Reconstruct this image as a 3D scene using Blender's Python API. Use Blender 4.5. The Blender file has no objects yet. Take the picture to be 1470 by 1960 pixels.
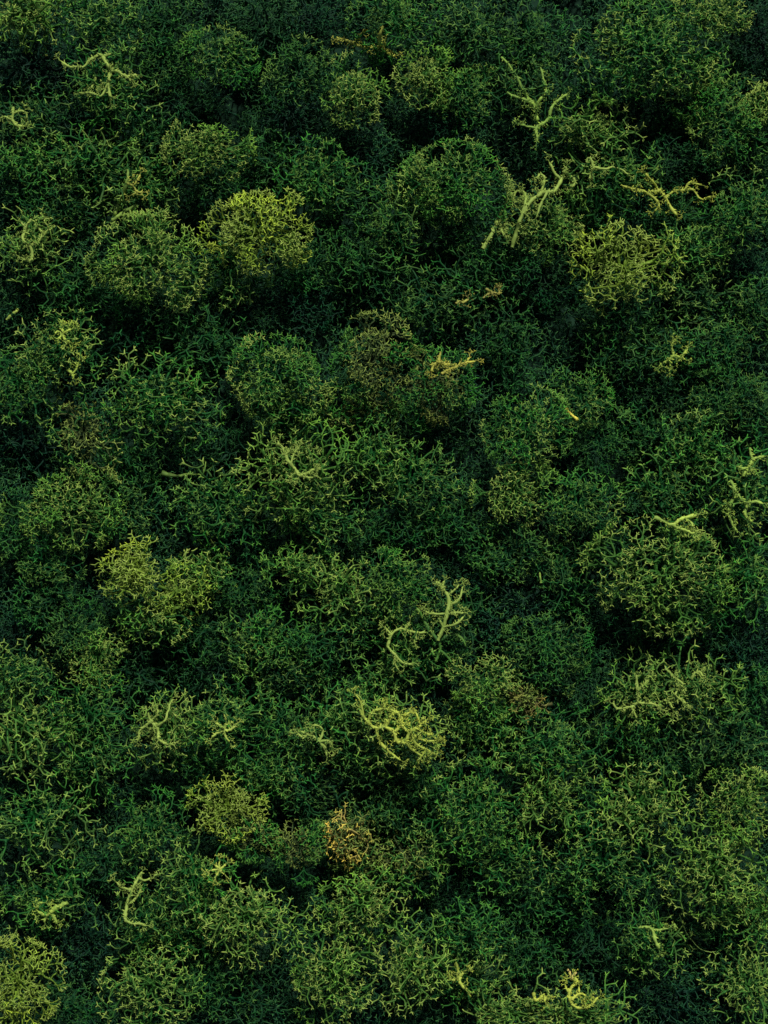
import bpy, math, random
from mathutils import Vector, Matrix, Euler, noise
random.seed(7)
scene = bpy.context.scene
R = math.radians

# ------------------------------------------------------------------ camera, light, exposure
W, H = 1470.0, 1960.0
FOV = R(30.0)                       # vertical
TILT = R(7.0)                      # from straight down
DIST = 1.37
cam_data = bpy.data.cameras.new('camera')
cam = bpy.data.objects.new('camera', cam_data)
scene.collection.objects.link(cam)
cam_data.sensor_fit = 'VERTICAL'
cam_data.angle = FOV
cam_data.clip_start = 0.05
cam_data.clip_end = 60.0
CAM = Vector((0.0, -DIST * math.sin(TILT), DIST * math.cos(TILT)))
cam.location = CAM
cam.rotation_euler = (TILT, 0, 0)
scene.camera = cam

SUN_EL, SUN_AZ = R(46.0), R(14.0)     # azimuth measured from +Y towards +X
world = bpy.data.worlds.new("World")
scene.world = world
world.use_nodes = True
nt = world.node_tree
sky = nt.nodes.new('ShaderNodeTexSky')
sky.sky_type = 'NISHITA'
sky.sun_disc = False
sky.sun_elevation = SUN_EL
sky.sun_rotation = SUN_AZ
bg = nt.nodes['Background']
nt.links.new(sky.outputs[0], bg.inputs[0])
bg.inputs[1].default_value = 0.05
sun_data = bpy.data.lights.new('sun', 'SUN')
sun_data.energy = 4.6
sun_data.angle = R(4.0)
sun_data.color = (0.97, 1.0, 0.84)
sun = bpy.data.objects.new('sun', sun_data)
scene.collection.objects.link(sun)
sdir = Vector((math.sin(SUN_AZ) * math.cos(SUN_EL), math.cos(SUN_AZ) * math.cos(SUN_EL), math.sin(SUN_EL)))
sun.rotation_euler = sdir.to_track_quat('Z', 'Y').to_euler()

scene.view_settings.view_transform = 'Standard'
scene.view_settings.look = 'None'
scene.view_settings.exposure = -0.56
scene.view_settings.gamma = 1.0
scene.view_settings.use_curve_mapping = False
scene.cycles.max_bounces = 6
scene.cycles.diffuse_bounces = 1
scene.cycles.sample_clamp_direct = 4
scene.cycles.sample_clamp_indirect = 2

# ------------------------------------------------------------------ picture pixel -> place on a level
F = (H / 2) / math.tan(FOV / 2)
def ray(px, py):
    d = Vector(((px - W / 2) / F, -(py - H / 2) / F, -1.0))
    d.rotate(Euler((TILT, 0, 0)))
    return d
def at(px, py, z=0.0):
    d = ray(px, py)
    return CAM + d * ((z - CAM.z) / d.z)
def pxsize(p):                       # metres per photograph pixel at point p
    return abs((cam_inv @ p).z) / F
cam_inv = (Matrix.Translation(CAM) @ Euler((TILT, 0, 0)).to_matrix().to_4x4()).inverted()
U = DIST / F                         # metres per pixel at the middle

# ------------------------------------------------------------------ materials
def lichen_material(name, own_colour=None):
    m = bpy.data.materials.new(name)
    m.use_nodes = True
    n = m.node_tree.nodes; l = m.node_tree.links
    b = n['Principled BSDF']
    b.inputs['Roughness'].default_value = 0.62
    b.inputs['Specular IOR Level'].default_value = 0.22
    geo = n.new('ShaderNodeNewGeometry')
    if own_colour is None:
        oi = n.new('ShaderNodeObjectInfo'); base = oi.outputs['Color']
    else:
        rgb = n.new('ShaderNodeRGB'); rgb.outputs[0].default_value = (*own_colour, 1); base = rgb.outputs[0]
    # patches of paler / yellower dye and of deeper green, a few centimetres across
    n1 = n.new('ShaderNodeTexNoise'); n1.inputs['Scale'].default_value = 38; n1.inputs['Detail'].default_value = 3
    l.new(geo.outputs['Position'], n1.inputs['Vector'])
    r1 = n.new('ShaderNodeMapRange'); r1.inputs[1].default_value = .36; r1.inputs[2].default_value = .66
    r1.inputs[3].default_value = 0; r1.inputs[4].default_value = 1
    l.new(n1.outputs['Fac'], r1.inputs[0])
    hs = n.new('ShaderNodeHueSaturation'); hs.inputs['Hue'].default_value = 0.484; hs.inputs['Value'].default_value = 1.35
    l.new(base, hs.inputs['Color'])
    mx = n.new('ShaderNodeMix'); mx.data_type = 'RGBA'
    l.new(r1.outputs[0], mx.inputs[0]); l.new(base, mx.inputs[6]); l.new(hs.outputs[0], mx.inputs[7])
    # fine mottling along the branchlets
    n2 = n.new('ShaderNodeTexNoise'); n2.inputs['Scale'].default_value = 420; n2.inputs['Detail'].default_value = 2
    l.new(geo.outputs['Position'], n2.inputs['Vector'])
    r2 = n.new('ShaderNodeMapRange'); r2.inputs[1].default_value = .3; r2.inputs[2].default_value = .7
    r2.inputs[3].default_value = .66; r2.inputs[4].default_value = 1.3
    l.new(n2.outputs['Fac'], r2.inputs[0])
    hv = n.new('ShaderNodeHueSaturation'); l.new(mx.outputs[2], hv.inputs['Color']); l.new(r2.outputs[0], hv.inputs['Value'])
    # the last growth of every branchlet is paler
    at_ = n.new('ShaderNodeAttribute'); at_.attribute_name = 'tip'
    ml = n.new('ShaderNodeMath'); ml.operation = 'MULTIPLY'; ml.inputs[1].default_value = .95
    l.new(at_.outputs['Fac'], ml.inputs[0])
    mt = n.new('ShaderNodeMix'); mt.data_type = 'RGBA'
    l.new(ml.outputs[0], mt.inputs[0]); l.new(hv.outputs[0], mt.inputs[6]); 
    tm = n.new('ShaderNodeMix'); tm.data_type = 'RGBA'
    if own_colour is None: l.new(oi.outputs['Alpha'], tm.inputs[0])
    else: tm.inputs[0].default_value = .1
    tb = n.new('ShaderNodeMix'); tb.data_type = 'RGBA'; tb.blend_type = 'MULTIPLY'; tb.inputs[0].default_value = 1
    l.new(hv.outputs[0], tb.inputs[6]); tb.inputs[7].default_value = (4.6, 3.8, 2.2, 1)
    l.new(tb.outputs[2], tm.inputs[6]); tm.inputs[7].default_value = (.52, .66, .14, 1)
    l.new(tm.outputs[2], mt.inputs[7])
    l.new(mt.outputs[2], b.inputs['Base Color'])
    return m
M_LICHEN = lichen_material('dyed_lichen')
M_BED = lichen_material('deep_lichen', (.006, .048, .027))
M_GROUND = bpy.data.materials.new('peaty_ground'); M_GROUND.use_nodes = True
_n = M_GROUND.node_tree.nodes; _l = M_GROUND.node_tree.links
_t = _n.new('ShaderNodeTexNoise'); _t.inputs['Scale'].default_value = 90; _t.inputs['Detail'].default_value = 6
_r = _n.new('ShaderNodeValToRGB')
_r.color_ramp.elements[0].color = (.012, .032, .024, 1); _r.color_ramp.elements[1].color = (.022, .060, .036, 1)
_g = _n.new('ShaderNodeNewGeometry'); _l.new(_g.outputs['Position'], _t.inputs['Vector'])
_l.new(_t.outputs['Fac'], _r.inputs[0]); _l.new(_r.outputs[0], _n['Principled BSDF'].inputs['Base Color'])
_n['Principled BSDF'].inputs['Roughness'].default_value = .95
_n['Principled BSDF'].inputs['Specular IOR Level'].default_value = .05

# ------------------------------------------------------------------ branch meshes
class Tubes:
    def __init__(s): s.v = []; s.f = []; s.tip = []
    def path(s, pts, rad, tips, sides=4):
        """a tube through pts with its own radius and tip value at each point, pointed at the end"""
        n0 = len(s.v); n = len(pts)
        ref = Vector((.31, .87, .39))
        for i, p in enumerate(pts):
            d = (pts[min(i + 1, n - 1)] - pts[max(i - 1, 0)]).normalized()
            a = d.cross(ref).normalized(); b = d.cross(a)
            if i == n - 1:
                s.v.append(p + d * rad[i]); s.tip.append(tips[i]); break
            for k in range(sides):
                t = 2 * math.pi * k / sides
                s.v.append(p + (a * math.cos(t) + b * math.sin(t)) * rad[i]); s.tip.append(tips[i])
        for i in range(n - 2):
            for k in range(sides):
                q = n0 + i * sides
                s.f.append((q + k, q + (k + 1) % sides, q + sides + (k + 1) % sides, q + sides + k))
        q = n0 + (n - 2) * sides
        for k in range(sides):
            s.f.append((q + k, q + (k + 1) % sides, n0 + (n - 1) * sides))
    def add(s, o, mat, rs=1):
        q = len(s.v)
        s.v += [mat @ v for v in o.v]; s.tip += o.tip
        s.f += [tuple(q + i for i in f) for f in o.f]
    def mesh(s, name, mat):
        m = bpy.data.meshes.new(name)
        m.from_pydata([tuple(v) for v in s.v], [], s.f)
        m.polygons.foreach_set('use_smooth', [True] * len(m.polygons))
        a = m.attributes.new('tip', 'FLOAT', 'POINT'); a.data.foreach_set('value', s.tip)
        m.materials.append(mat); m.update()
        return m

def perp(d, az):
    a = d.cross(Vector((.2, .5, .84)) if abs(d.z) < .8 else Vector((1, .1, 0))).normalized()
    b = d.cross(a)
    return a * math.cos(az) + b * math.sin(az)

def sprig(rnd, lens, drise, thick, three=.28, stem=.30, bend=.12, root_r=1.9, spikes=(2, 3), drop=.05):
    """a forking lichen branch growing up +Z from the origin; its outer forks spread sideways into a net.
    lens: length of each generation, drise: how much each generation rises outwards"""
    T = Tubes()
    nlev = len(lens)
    rad = [thick * (root_r + (.78 - root_r) * (k / nlev) ** .6) for k in range(nlev + 1)]
    def seg(p, d, ln, r0, r1, t0, t1):
        side = perp(d, rnd.uniform(0, 6.283)) * ln * rnd.uniform(-bend, bend) * 2
        q = p + d * ln
        mid = (p + q) / 2 + side
        T.path([p - d * r0 * .5, p + (mid - p) * .35, mid, q, q + (q - mid).normalized() * r1 * .6],
               [r0 * 1.2, (r0 + r1) * .46, r1 * .88, r1 * 1.12, r1 * .5], [t0, t0, (t0 + t1) / 2, t1, t1], 5)
        if rnd.random() < .22:
            nd = ((q - p).normalized() * .5 + perp(d, rnd.uniform(0, 6.283))).normalized()
            o = p + (q - p) * rnd.uniform(.4, .85); ln2 = thick * rnd.uniform(2.2, 4.0)
            T.path([o, o + nd * ln2 * .6, o + nd * ln2], [r1 * .8, r1 * .6, r1 * .3], [t1, max(t1, .5), 1.0 if t1 > .3 else .4], 3)
        return q, (q - mid).normalized()
    p, d = seg(Vector((0, 0, -.12)), Vector((rnd.uniform(-.12, .12), rnd.uniform(-.12, .12), 1)).normalized(), stem + .12, rad[0] * 1.15, rad[0], 0, 0)
    active = [(p, d)]
    taken = [p]
    C = Vector((0, 0, -.45))
    for k in range(nlev):
        nxt = []
        rnd.shuffle(active)
        t0 = [.0, .12, .42][max(0, k - nlev + 2)] if k - nlev + 2 >= 0 else 0; t1 = [.0, .12, .42, .75][max(0, k - nlev + 3)] if k - nlev + 3 >= 0 else 0
        for (p, d) in active:
            nch = 3 if rnd.random() < (three + (.4 if k == 0 else 0)) else 2
            up = (p - C).normalized()
            best = None
            for c in range(12):
                az = rnd.uniform(0, 6.283)
                kids = []
                score = 9
                for j in range(nch):
                    spread = 6.283 / nch if (nch == 3 or k == 0) else rnd.uniform(1.7, 2.7)
                    a2 = az + spread * j + rnd.uniform(-.25, .25)
                    ln = lens[k] * rnd.uniform(.75, 1.25)
                    cz = max(-.25, min(.96, drise[k] / ln + rnd.gauss(0, .12)))
                    nd = (up * cz + perp(up, a2) * math.sqrt(1 - cz * cz) + d * .22).normalized()
                    e = p + nd * ln
                    dm = min((e - t).length for t in taken)
                    score = min(score, dm / lens[k])
                    kids.append((nd, ln))
                if best is None or score > best[0]: best = (score, kids)
            for nd, ln in best[1]:
                if k > 1 and rnd.random() < drop: continue
                e, ed = seg(p, nd, ln, rad[k], rad[k + 1], t0, t1)
                nxt.append((e, ed)); taken.append(e)
        active = nxt
    for p, d in active:                                   # little star of points at each end
        nn = rnd.randint(*spikes); az = rnd.uniform(0, 6.283)
        for j in range(nn):
            th = R(rnd.uniform(38, 72))
            nd = (d * math.cos(th) + perp(d, az + 6.283 * j / nn) * math.sin(th)).normalized()
            ln = thick * rnd.uniform(3.6, 6.4)
            T.path([p - nd * .004, p + nd * ln * .6, p + nd * ln], [rad[-1] * 1.0, rad[-1] * .8, rad[-1] * .4], [.7, 1.0, 1.0], 3)
    return T

rnd = random.Random(3)
TH = .0200
fine_t = [sprig(rnd, [.27, .22, .17, .11], [.25, .17, .10, .05], TH, three=.14, bend=.10, spikes=(2, 3)) for _ in range(18)]
net_t = [sprig(rnd, [.30, .25, .20, .12], [.25, .17, .08, .04], TH, three=.08, bend=.13, spikes=(2, 3), drop=.10) for _ in range(18)]
open_t = [sprig(rnd, [.34, .30, .22], [.26, .16, .09], TH, three=.12, bend=.16, root_r=2.2, spikes=(2, 4)) for _ in range(16)]
FINE = [t.mesh('fine_sprig', M_LICHEN) for t in fine_t]
NET = [t.mesh('net_sprig', M_LICHEN) for t in net_t]
OPEN = [t.mesh('open_sprig', M_LICHEN) for t in open_t]
twig_t = [sprig(rnd, [.36, .30], [.25, .12], TH * 2.1, three=.3, bend=.22, root_r=1.4) for _ in range(8)]
TWIG = [t.mesh('end_twig', M_LICHEN) for t in twig_t]
bed_t = [sprig(rnd, [.28, .25, .20, .12], [.24, .14, .06, .03], TH * 1.1, three=.1, bend=.18, spikes=(1, 2)) for _ in range(8)]

def dirs(n, zmin):
    out = []
    for i in range(n):
        z = 1 - (1 - zmin) * (i + .5) / n
        a = i * 2.399963
        r = math.sqrt(max(0, 1 - z * z))
        out.append(Vector((r * math.cos(a), r * math.sin(a), z)))
    return out
# tangle inside a cushion: half sphere of radius .62 filled with branches
core = Tubes()
for i, d in enumerate(dirs(13, -.02)):
    q = d.to_track_quat('Z', 'Y').to_matrix().to_4x4()
    core.add(open_t[i % len(open_t)], Matrix.Translation(d * .06) @ q @ Matrix.Rotation(i * 1.7, 4, 'Z') @ Matrix.Scale(.60, 4))
CORE = core.mesh('inner_branches', M_LICHEN)

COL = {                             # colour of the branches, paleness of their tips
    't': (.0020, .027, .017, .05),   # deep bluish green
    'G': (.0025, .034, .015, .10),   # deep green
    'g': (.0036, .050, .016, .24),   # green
    'h': (.0060, .072, .017, .44),   # fresh green
    'y': (.0230, .112, .018, .86),   # yellow-green
    'Y': (.0900, .190, .022, 1.0),   # yellow
    'b': (.0380, .066, .020, .72),   # olive brown
    'o': (.300, .270, .070, .60),   # orange
    'r': (.090, .085, .030, .60),   # rusty
    'a': (.200, .300, .060, 1.0),   # pale antler
}
def child(name, mesh, parent, mat, col):
    o = bpy.data.objects.new(name, mesh)
    scene.collection.objects.link(o)
    o.parent = parent; o.matrix_local = mat; o.color = col
    return o
ELL = []                            # for resting things on the surface
KIND = {'f': (FINE, 60, 1.0), 'n': (NET, 72, 1.0), 'o': (OPEN, 78, .94), 'x': (OPEN, 92, .88)}
def cushion(x, y, rx, ry, lift, col, kind, label, group='reindeer lichen cushions'):
    meshes, L, sp = KIND[kind]
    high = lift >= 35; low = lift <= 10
    if high: sp *= .92
    lift = (lift - 15) * 1.45 + 10 - (12 if col in 'tG' else 6 if col == 'g' else 0)
    c0 = at(x, y, lift * U)
    s = pxsize(c0)
    rx *= .96; ry *= 1.06
    rz = .76 * (rx + ry) / 2
    zc = lift * U
    c = at(x, y, zc + rz * s * .35); c.z = zc
    ax = Vector((rx * s, ry * s, rz * s))
    ELL.append((c, ax))
    e = bpy.data.objects.new('lichen_cushion', None)
    scene.collection.objects.link(e)
    e.location = c; e.empty_display_size = .01
    e['label'] = label; e['category'] = 'lichen'; e['group'] = group
    r = random.Random(int(x * 31 + y * 17))
    C0 = COL[col]
    if high and col in 'hyY': C0 = (C0[0] * 1.35, C0[1] * 1.12, C0[2], min(1, C0[3] * 1.35))  # light on the tall domes painted in: brighter, yellower colour and paler tips
    if low and col in 'tGg': C0 = (C0[0] * .85, C0[1] * .85, C0[2] * .9, C0[3] * .5)  # shade of the low cushions painted in: darker colour, duller tips
    # the cushion's own irregular outline
    ph = [r.uniform(0, 6.28) for _ in range(3)]
    Lm = L * s
    area = 2 * math.pi * ((ax.x * ax.y) ** 1.6 / 3 * 1 + (ax.x * ax.z) ** 1.6 / 3 + (ax.y * ax.z) ** 1.6 / 3) ** (1 / 1.6) * 1.15
    n = max(7, int(area / (Lm * sp) ** 2))
    spin = Matrix.Rotation(r.uniform(0, 6.28), 3, 'Z')
    for i, d in enumerate(dirs(n, -.22)):
        d = spin @ d
        d = (d + Vector((r.gauss(0, .09), r.gauss(0, .09), r.gauss(0, .07)))).normalized()
        az = math.atan2(d.y, d.x)
        lump = 1 + .10 * math.sin(2 * az + ph[0]) + .07 * math.sin(3 * az + ph[1]) + .10 * noise.noise(d * 1.8 + c * 40)
        P = Vector((d.x * ax.x, d.y * ax.y, d.z * ax.z)) * lump * r.uniform(.92, 1.05)
        N = Vector((d.x / ax.x, d.y / ax.y, d.z / ax.z)).normalized()
        N = (N * .8 + P.normalized() * .4 + Vector((r.gauss(0, .13), r.gauss(0, .13), r.gauss(0, .1)))).normalized()
        sc = Lm * r.uniform(.85, 1.2)
        M = Matrix.Translation(P - N * sc * .93) @ N.to_track_quat('Z', 'Y').to_matrix().to_4x4() @ Matrix.Rotation(r.uniform(0, 6.28), 4, 'Z') @ Matrix.Diagonal((sc * r.uniform(.9, 1.15), sc * r.uniform(.9, 1.15), sc, 1))
        v = r.uniform(.82, 1.2); w = r.uniform(-.12, .16)
        C1 = C0
        if col == 'b' and r.random() < .62: C1 = COL['h'][:3] + (.35,)
        if col in 'or' and (d.y > .25 or r.random() < .2): C1 = COL['b']
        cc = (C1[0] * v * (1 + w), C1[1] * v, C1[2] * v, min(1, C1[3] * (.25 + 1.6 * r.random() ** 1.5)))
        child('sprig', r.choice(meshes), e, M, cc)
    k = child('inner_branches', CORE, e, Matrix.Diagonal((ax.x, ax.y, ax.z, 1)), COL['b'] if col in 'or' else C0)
    k['kind'] = 'stuff'
    return e

CUSHIONS = [
 # x, y, half width, half depth, lift, colour, kind, label
 (50, 25, 80, 50, 35, 'y', 'o', 'yellow-green forking cushion cut off by the top left corner of the picture'),
 (65, 125, 80, 55, 5, 't', 'n', 'dim dull green cushion just below the yellow-green one in the top left corner'),
 (190, 40, 75, 55, 25, 'h', 'n', 'fresh green cushion at the top edge beside the top left corner cushion'),
 (315, 45, 70, 50, 10, 'g', 'n', 'green cushion at the top edge above the branchlets with a bright net'),
 (420, 110, 80, 60, 28, 'h', 'f', 'green cushion with a small yellow net at its crown near the upper edge'),
 (205, 165, 95, 75, 25, 'h', 'o', 'open green cushion under the thick yellow antler branch at the upper left'),
 (310, 120, 60, 55, 8, 'g', 'f', 'plain green cushion between the antler branched cushion and the yellow netted one'),
 (330, 205, 80, 55, -5, 'G', 'f', 'flat dark green cushion above the hollow fronted yellow dome'),
 (500, 45, 65, 55, 5, 'G', 'o', 'loose dark cushion at the top edge with one long thin curved twig'),
 (600, 40, 60, 50, -5, 't', 'f', 'dark cushion at the top edge left of the forked yellow branchlets'),
 (575, 140, 85, 60, 20, 'g', 'f', 'broad green cushion with yellowish tips along its top rim'),
 (560, 215, 75, 60, 8, 't', 'f', 'bluish green fine textured cushion below the broad yellow rimmed one'),
 (675, 175, 65, 60, 30, 'y', 'f', 'small cushion sprinkled with pale yellow tips near the top middle'),
 (755, 35, 80, 55, 20, 'h', 'n', 'yellowish netted cushion at the top edge behind the knobbly yellow branchlet'),
 (895, 60, 85, 65, 18, 'g', 'n', 'green cushion with a round ring of pale tips at the top edge'),
 (815, 145, 60, 55, 35, 'y', 'f', 'cushion with a pale yellow rosette on its crown'),
 (890, 175, 80, 60, 22, 'h', 'f', 'green cushion right beside the pale yellow rosette'),
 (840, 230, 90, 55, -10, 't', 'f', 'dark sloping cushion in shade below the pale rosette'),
 (1010, 60, 75, 60, 15, 'g', 'o', 'open stringy cushion at the top edge with dark gaps'),
 (1010, 155, 70, 70, 15, 'g', 'o', 'stringy green cushion hanging over the dark hollow at the upper right'),
 (1240, 90, 135, 95, 45, 'h', 'n', 'largest cushion of the upper right, a domed net of pale tips'),
 (1360, 170, 80, 65, 20, 'h', 'f', 'finer cushion leaning on the right shoulder of the largest upper right dome'),
 (1370, 25, 65, 45, 30, 'y', 'f', 'yellowish tufted cushion at the top edge near the right corner'),
 (1455, 70, 50, 60, 5, 't', 'f', 'bluish cushion cut off by the right edge below the top corner'),
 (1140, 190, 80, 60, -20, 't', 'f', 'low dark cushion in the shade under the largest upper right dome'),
 (1290, 190, 75, 55, 0, 'G', 'n', 'dark netted apron cushion below the largest upper right dome'),
 (1400, 235, 85, 70, 25, 'h', 'f', 'cushion dotted with whitish tips by the right edge in the upper quarter'),
 (1465, 195, 35, 35, 35, 'y', 'f', 'small yellow tuft cut off by the right edge'),
 (55, 225, 75, 55, 15, 'g', 'o', 'open cushion with a bent yellow branch at the left edge'),
 (145, 240, 65, 50, 0, 't', 'o', 'dark open cushion right of the bent yellow branch at the left edge'),
 (55, 305, 75, 60, 18, 'h', 'n', 'fresh green cushion with white flecks at the left edge'),
 (175, 310, 100, 70, 22, 'h', 'x', 'wide open net of long arching branches above the two bare stems'),
 (270, 345, 60, 60, 18, 'h', 'o', 'small open cushion carrying a brownish yellow twig beside the bare stems'),
 (395, 285, 85, 55, 42, 'y', 'f', 'yellow crested dome with a dark hollow in its front'),
 (420, 350, 85, 50, 5, 'g', 'n', 'shaded front of branches below the yellow crested hollow dome'),
 (285, 265, 60, 45, 0, 'g', 'o', 'dark cushion with a curled pair of green twigs left of the yellow crested dome'),
 (125, 405, 85, 45, 15, 'g', 'n', 'low cushion in front of the wide open net at the left'),
 (45, 385, 60, 45, -5, 'G', 'n', 'dim cushion at the left edge above the ragged yellow antler'),
 (65, 470, 70, 60, 25, 'y', 'o', 'cushion under the ragged yellow antler at the left edge'),
 (495, 440, 100, 80, 60, 'Y', 'f', 'brightest tall yellow dome of the upper left, its crown turned to the light'),
 (430, 520, 70, 50, 25, 'h', 'n', 'green skirt cushion at the foot of the brightest yellow dome'),
 (285, 495, 110, 85, 50, 'y', 'f', 'large yellow-green dome left of the brightest yellow dome'),
 (310, 585, 85, 45, 8, 'g', 'f', 'green lower slope cushion below the large yellow-green dome'),
 (150, 555, 80, 60, 5, 'g', 'x', 'dark cushion with long bare forks left of the large yellow-green dome'),
 (600, 330, 65, 60, 22, 'h', 'n', 'cushion with a small crown of white tips right of the yellow crested dome'),
 (655, 370, 75, 65, 8, 'g', 'n', 'plain green cushion behind the brightest yellow dome'),
 (520, 305, 50, 45, 3, 'g', 'o', 'small loose cushion between the crested dome and the white tipped crown'),
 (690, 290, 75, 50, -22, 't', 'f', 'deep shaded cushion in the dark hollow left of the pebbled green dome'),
 (875, 345, 105, 80, 42, 'h', 'f', 'pebbled green dome with whitish tips in the upper middle'),
 (790, 350, 45, 45, 20, 'h', 'f', 'small lobe pressed against the left side of the pebbled green dome'),
 (760, 430, 75, 70, 22, 'h', 'o', 'open yellow-green cushion left below the pebbled green dome'),
 (600, 505, 70, 60, 5, 'g', 'n', 'green cushion in the shade right of the brightest yellow dome'),
 (690, 495, 70, 55, 10, 'g', 'o', 'cushion with a short pale crosswise twig in the upper middle'),
 (870, 430, 70, 55, 5, 'g', 'n', 'shaded front slope of the pebbled green dome'),
 (1130, 245, 85, 50, 25, 'y', 'o', 'low yellow-green cushion in front of the hanging stringy branches'),
 (1060, 290, 60, 40, -10, 'G', 'f', 'dark low cushion behind the long golden antler'),
 (1180, 330, 90, 50, 20, 'h', 'o', 'green cushion under the golden knotted branch at the upper right'),
 (1300, 310, 80, 50, 5, 'G', 'f', 'smooth dark cushion behind the golden knotted branch'),
 (1050, 430, 90, 60, 25, 'y', 'f', 'fine yellow-green cushion in front of the long golden antler'),
 (970, 490, 80, 50, 5, 'g', 'o', 'green cushion below the lower end of the long golden antler'),
 (1150, 400, 70, 45, 5, 'g', 'n', 'green cushion between the golden antler and the golden knotted branch'),
 (1300, 420, 80, 45, 8, 'g', 'o', 'stringy cushion above the forked upright branchlets near the right edge'),
 (1420, 400, 80, 75, 32, 'h', 'n', 'bright green yellow speckled cushion at the right edge in the upper third'),
 (1430, 300, 60, 50, 5, 'g', 'n', 'plain cushion at the right edge between the white dotted and yellow speckled ones'),
 (1195, 510, 95, 80, 55, 'Y', 'n', 'round yellow dome standing alone at the upper right'),
 (1180, 590, 85, 45, 12, 'g', 'n', 'dark fringe of forks hanging under the round yellow dome'),
 (1325, 480, 60, 45, 20, 'h', 'n', 'small pale tipped cushion right of the round yellow dome'),
 (1335, 565, 70, 60, 12, 'g', 'x', 'cushion with upright forking stems right of the round yellow dome'),
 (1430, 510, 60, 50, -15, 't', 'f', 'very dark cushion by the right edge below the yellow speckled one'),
 (1445, 590, 50, 50, 15, 'g', 'n', 'cushion with white tips cut off by the right edge beside the dark gap'),
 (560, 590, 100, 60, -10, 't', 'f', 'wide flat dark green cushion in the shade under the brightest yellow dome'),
 (830, 580, 100, 60, 14, 'g', 'o', 'cushion with brown curled scraps lying on it in the middle'),
 (910, 530, 80, 50, 10, 'g', 'o', 'green cushion behind the brown curled scraps'),
 (740, 560, 60, 50, -8, 'G', 'n', 'dark cushion between the scraps and the wide flat dark cushion'),
 (1040, 530, 80, 65, 8, 'G', 'f', 'plain green cushion left of the round yellow dome'),
 (975, 660, 65, 70, 10, 'g', 'o', 'open dark green cushion right of the olive brown dome'),
 (20, 590, 45, 45, -10, 'G', 'n', 'dim cushion at the left edge by the torn pale stub'),
 (715, 680, 85, 75, 42, 'b', 'f', 'olive brown dome with rusty flecks in the middle of the bed'),
 (835, 735, 85, 75, 38, 'b', 'f', 'right half of the olive brown patch, under the bare forked yellow branch'),
 (700, 780, 70, 45, 5, 'b', 'n', 'brownish shaded slope below the olive brown dome'),
 (850, 820, 75, 45, 5, 'G', 'n', 'green brown slope in front of the olive brown patch'),
 (535, 720, 105, 80, 42, 'h', 'f', 'broad even green dome left of the olive brown one'),
 (560, 800, 90, 55, 20, 'h', 'o', 'coarser front of the broad even green dome with open forks'),
 (395, 660, 90, 60, 8, 'g', 'x', 'dark cushion with long starry forks above the middle left'),
 (255, 640, 80, 50, -5, 'G', 'n', 'dark cushion left of the starry forked one'),
 (310, 770, 120, 75, 35, 'h', 'o', 'wide netted dome with pale forks in the middle left'),
 (115, 665, 85, 70, 35, 'h', 'n', 'rounded cushion topped by a bright yellow star of twigs at the left'),
 (35, 740, 75, 65, 28, 'h', 'n', 'fresh green cushion at the left edge below the yellow star cushion'),
 (160, 830, 75, 60, 32, 'b', 'n', 'brownish tipped cushion left of the wide netted dome'),
 (60, 840, 70, 50, -5, 't', 'o', 'dim stringy cushion left of the brownish tipped one'),
 (240, 880, 70, 40, 10, 'g', 'n', 'small green cushion with a brownish yellow tuft below the wide netted dome'),
 (1010, 825, 85, 80, 42, 'h', 'f', 'round dense green dome right of the middle beside the dark gap'),
 (1110, 760, 70, 55, 28, 'h', 'f', 'cushion behind the short bright yellow scrap'),
 (1150, 850, 85, 70, 10, 'g', 'f', 'plain green cushion right of the round dense dome'),
 (1190, 680, 70, 60, 5, 'g', 'n', 'cushion with one small yellow fork in the dark right of the middle'),
 (1290, 670, 75, 55, 15, 'g', 'o', 'cushion crowned by a pale spreading fork at the right'),
 (1260, 760, 80, 50, -5, 'G', 'f', 'fine dark green cushion below the pale spreading fork'),
 (1390, 660, 80, 60, 15, 'g', 'n', 'green cushion by the right edge beside the pale spreading fork'),
 (1380, 760, 75, 55, 22, 'g', 'f', 'olive tinged cushion by the right edge'),
 (1455, 790, 50, 60, 15, 'g', 'n', 'green cushion cut off by the right edge above the long pale forks'),
 (1330, 850, 75, 55, 22, 'h', 'n', 'green cushion with pale tips above the right edge antlers'),
 (1250, 830, 55, 45, 5, 'g', 'n', 'small cushion with a single upright twig over the dark gap at the right'),
 (570, 905, 110, 85, 42, 'y', 'o', 'big coarse cushion with a bright knot of forks, left of the middle'),
 (600, 985, 95, 55, 18, 'h', 'o', 'lower slope with yellow prongs below the big coarse cushion'),
 (715, 870, 65, 50, 20, 'h', 'o', 'small open cushion with a dark gap, below the olive brown dome'),
 (790, 915, 95, 60, 30, 'h', 'o', 'green cushion with a round dark hole in its rim'),
 (760, 1000, 90, 60, 10, 'g', 'n', 'green cushion below the one with the round dark hole'),
 (880, 1000, 70, 60, 5, 'g', 'n', 'dark green cushion right of the middle, left of the whitish tipped ridge'),
 (985, 945, 75, 60, 32, 'y', 'f', 'yellowish flecked left half of the ridge under the round dense dome'),
 (1110, 965, 85, 65, 30, 'h', 'f', 'whitish tipped right half of the ridge under the round dense dome'),
 (1120, 1050, 70, 40, 0, 'G', 'n', 'dark slope below the whitish tipped ridge'),
 (430, 870, 70, 45, -5, 'G', 'o', 'dark stringy cushion behind the flat pointed stick'),
 (415, 970, 90, 75, 25, 'h', 'o', 'curly open cushion below the flat pointed stick'),
 (130, 970, 115, 80, 30, 'y', 'f', 'wide yellow-green patch of cushion at the left in the middle height'),
 (245, 980, 75, 65, 18, 'g', 'f', 'green cushion adjoining the wide yellow-green patch'),
 (25, 1010, 70, 70, 5, 'g', 'f', 'even green cushion at the left edge in the middle height'),
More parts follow.
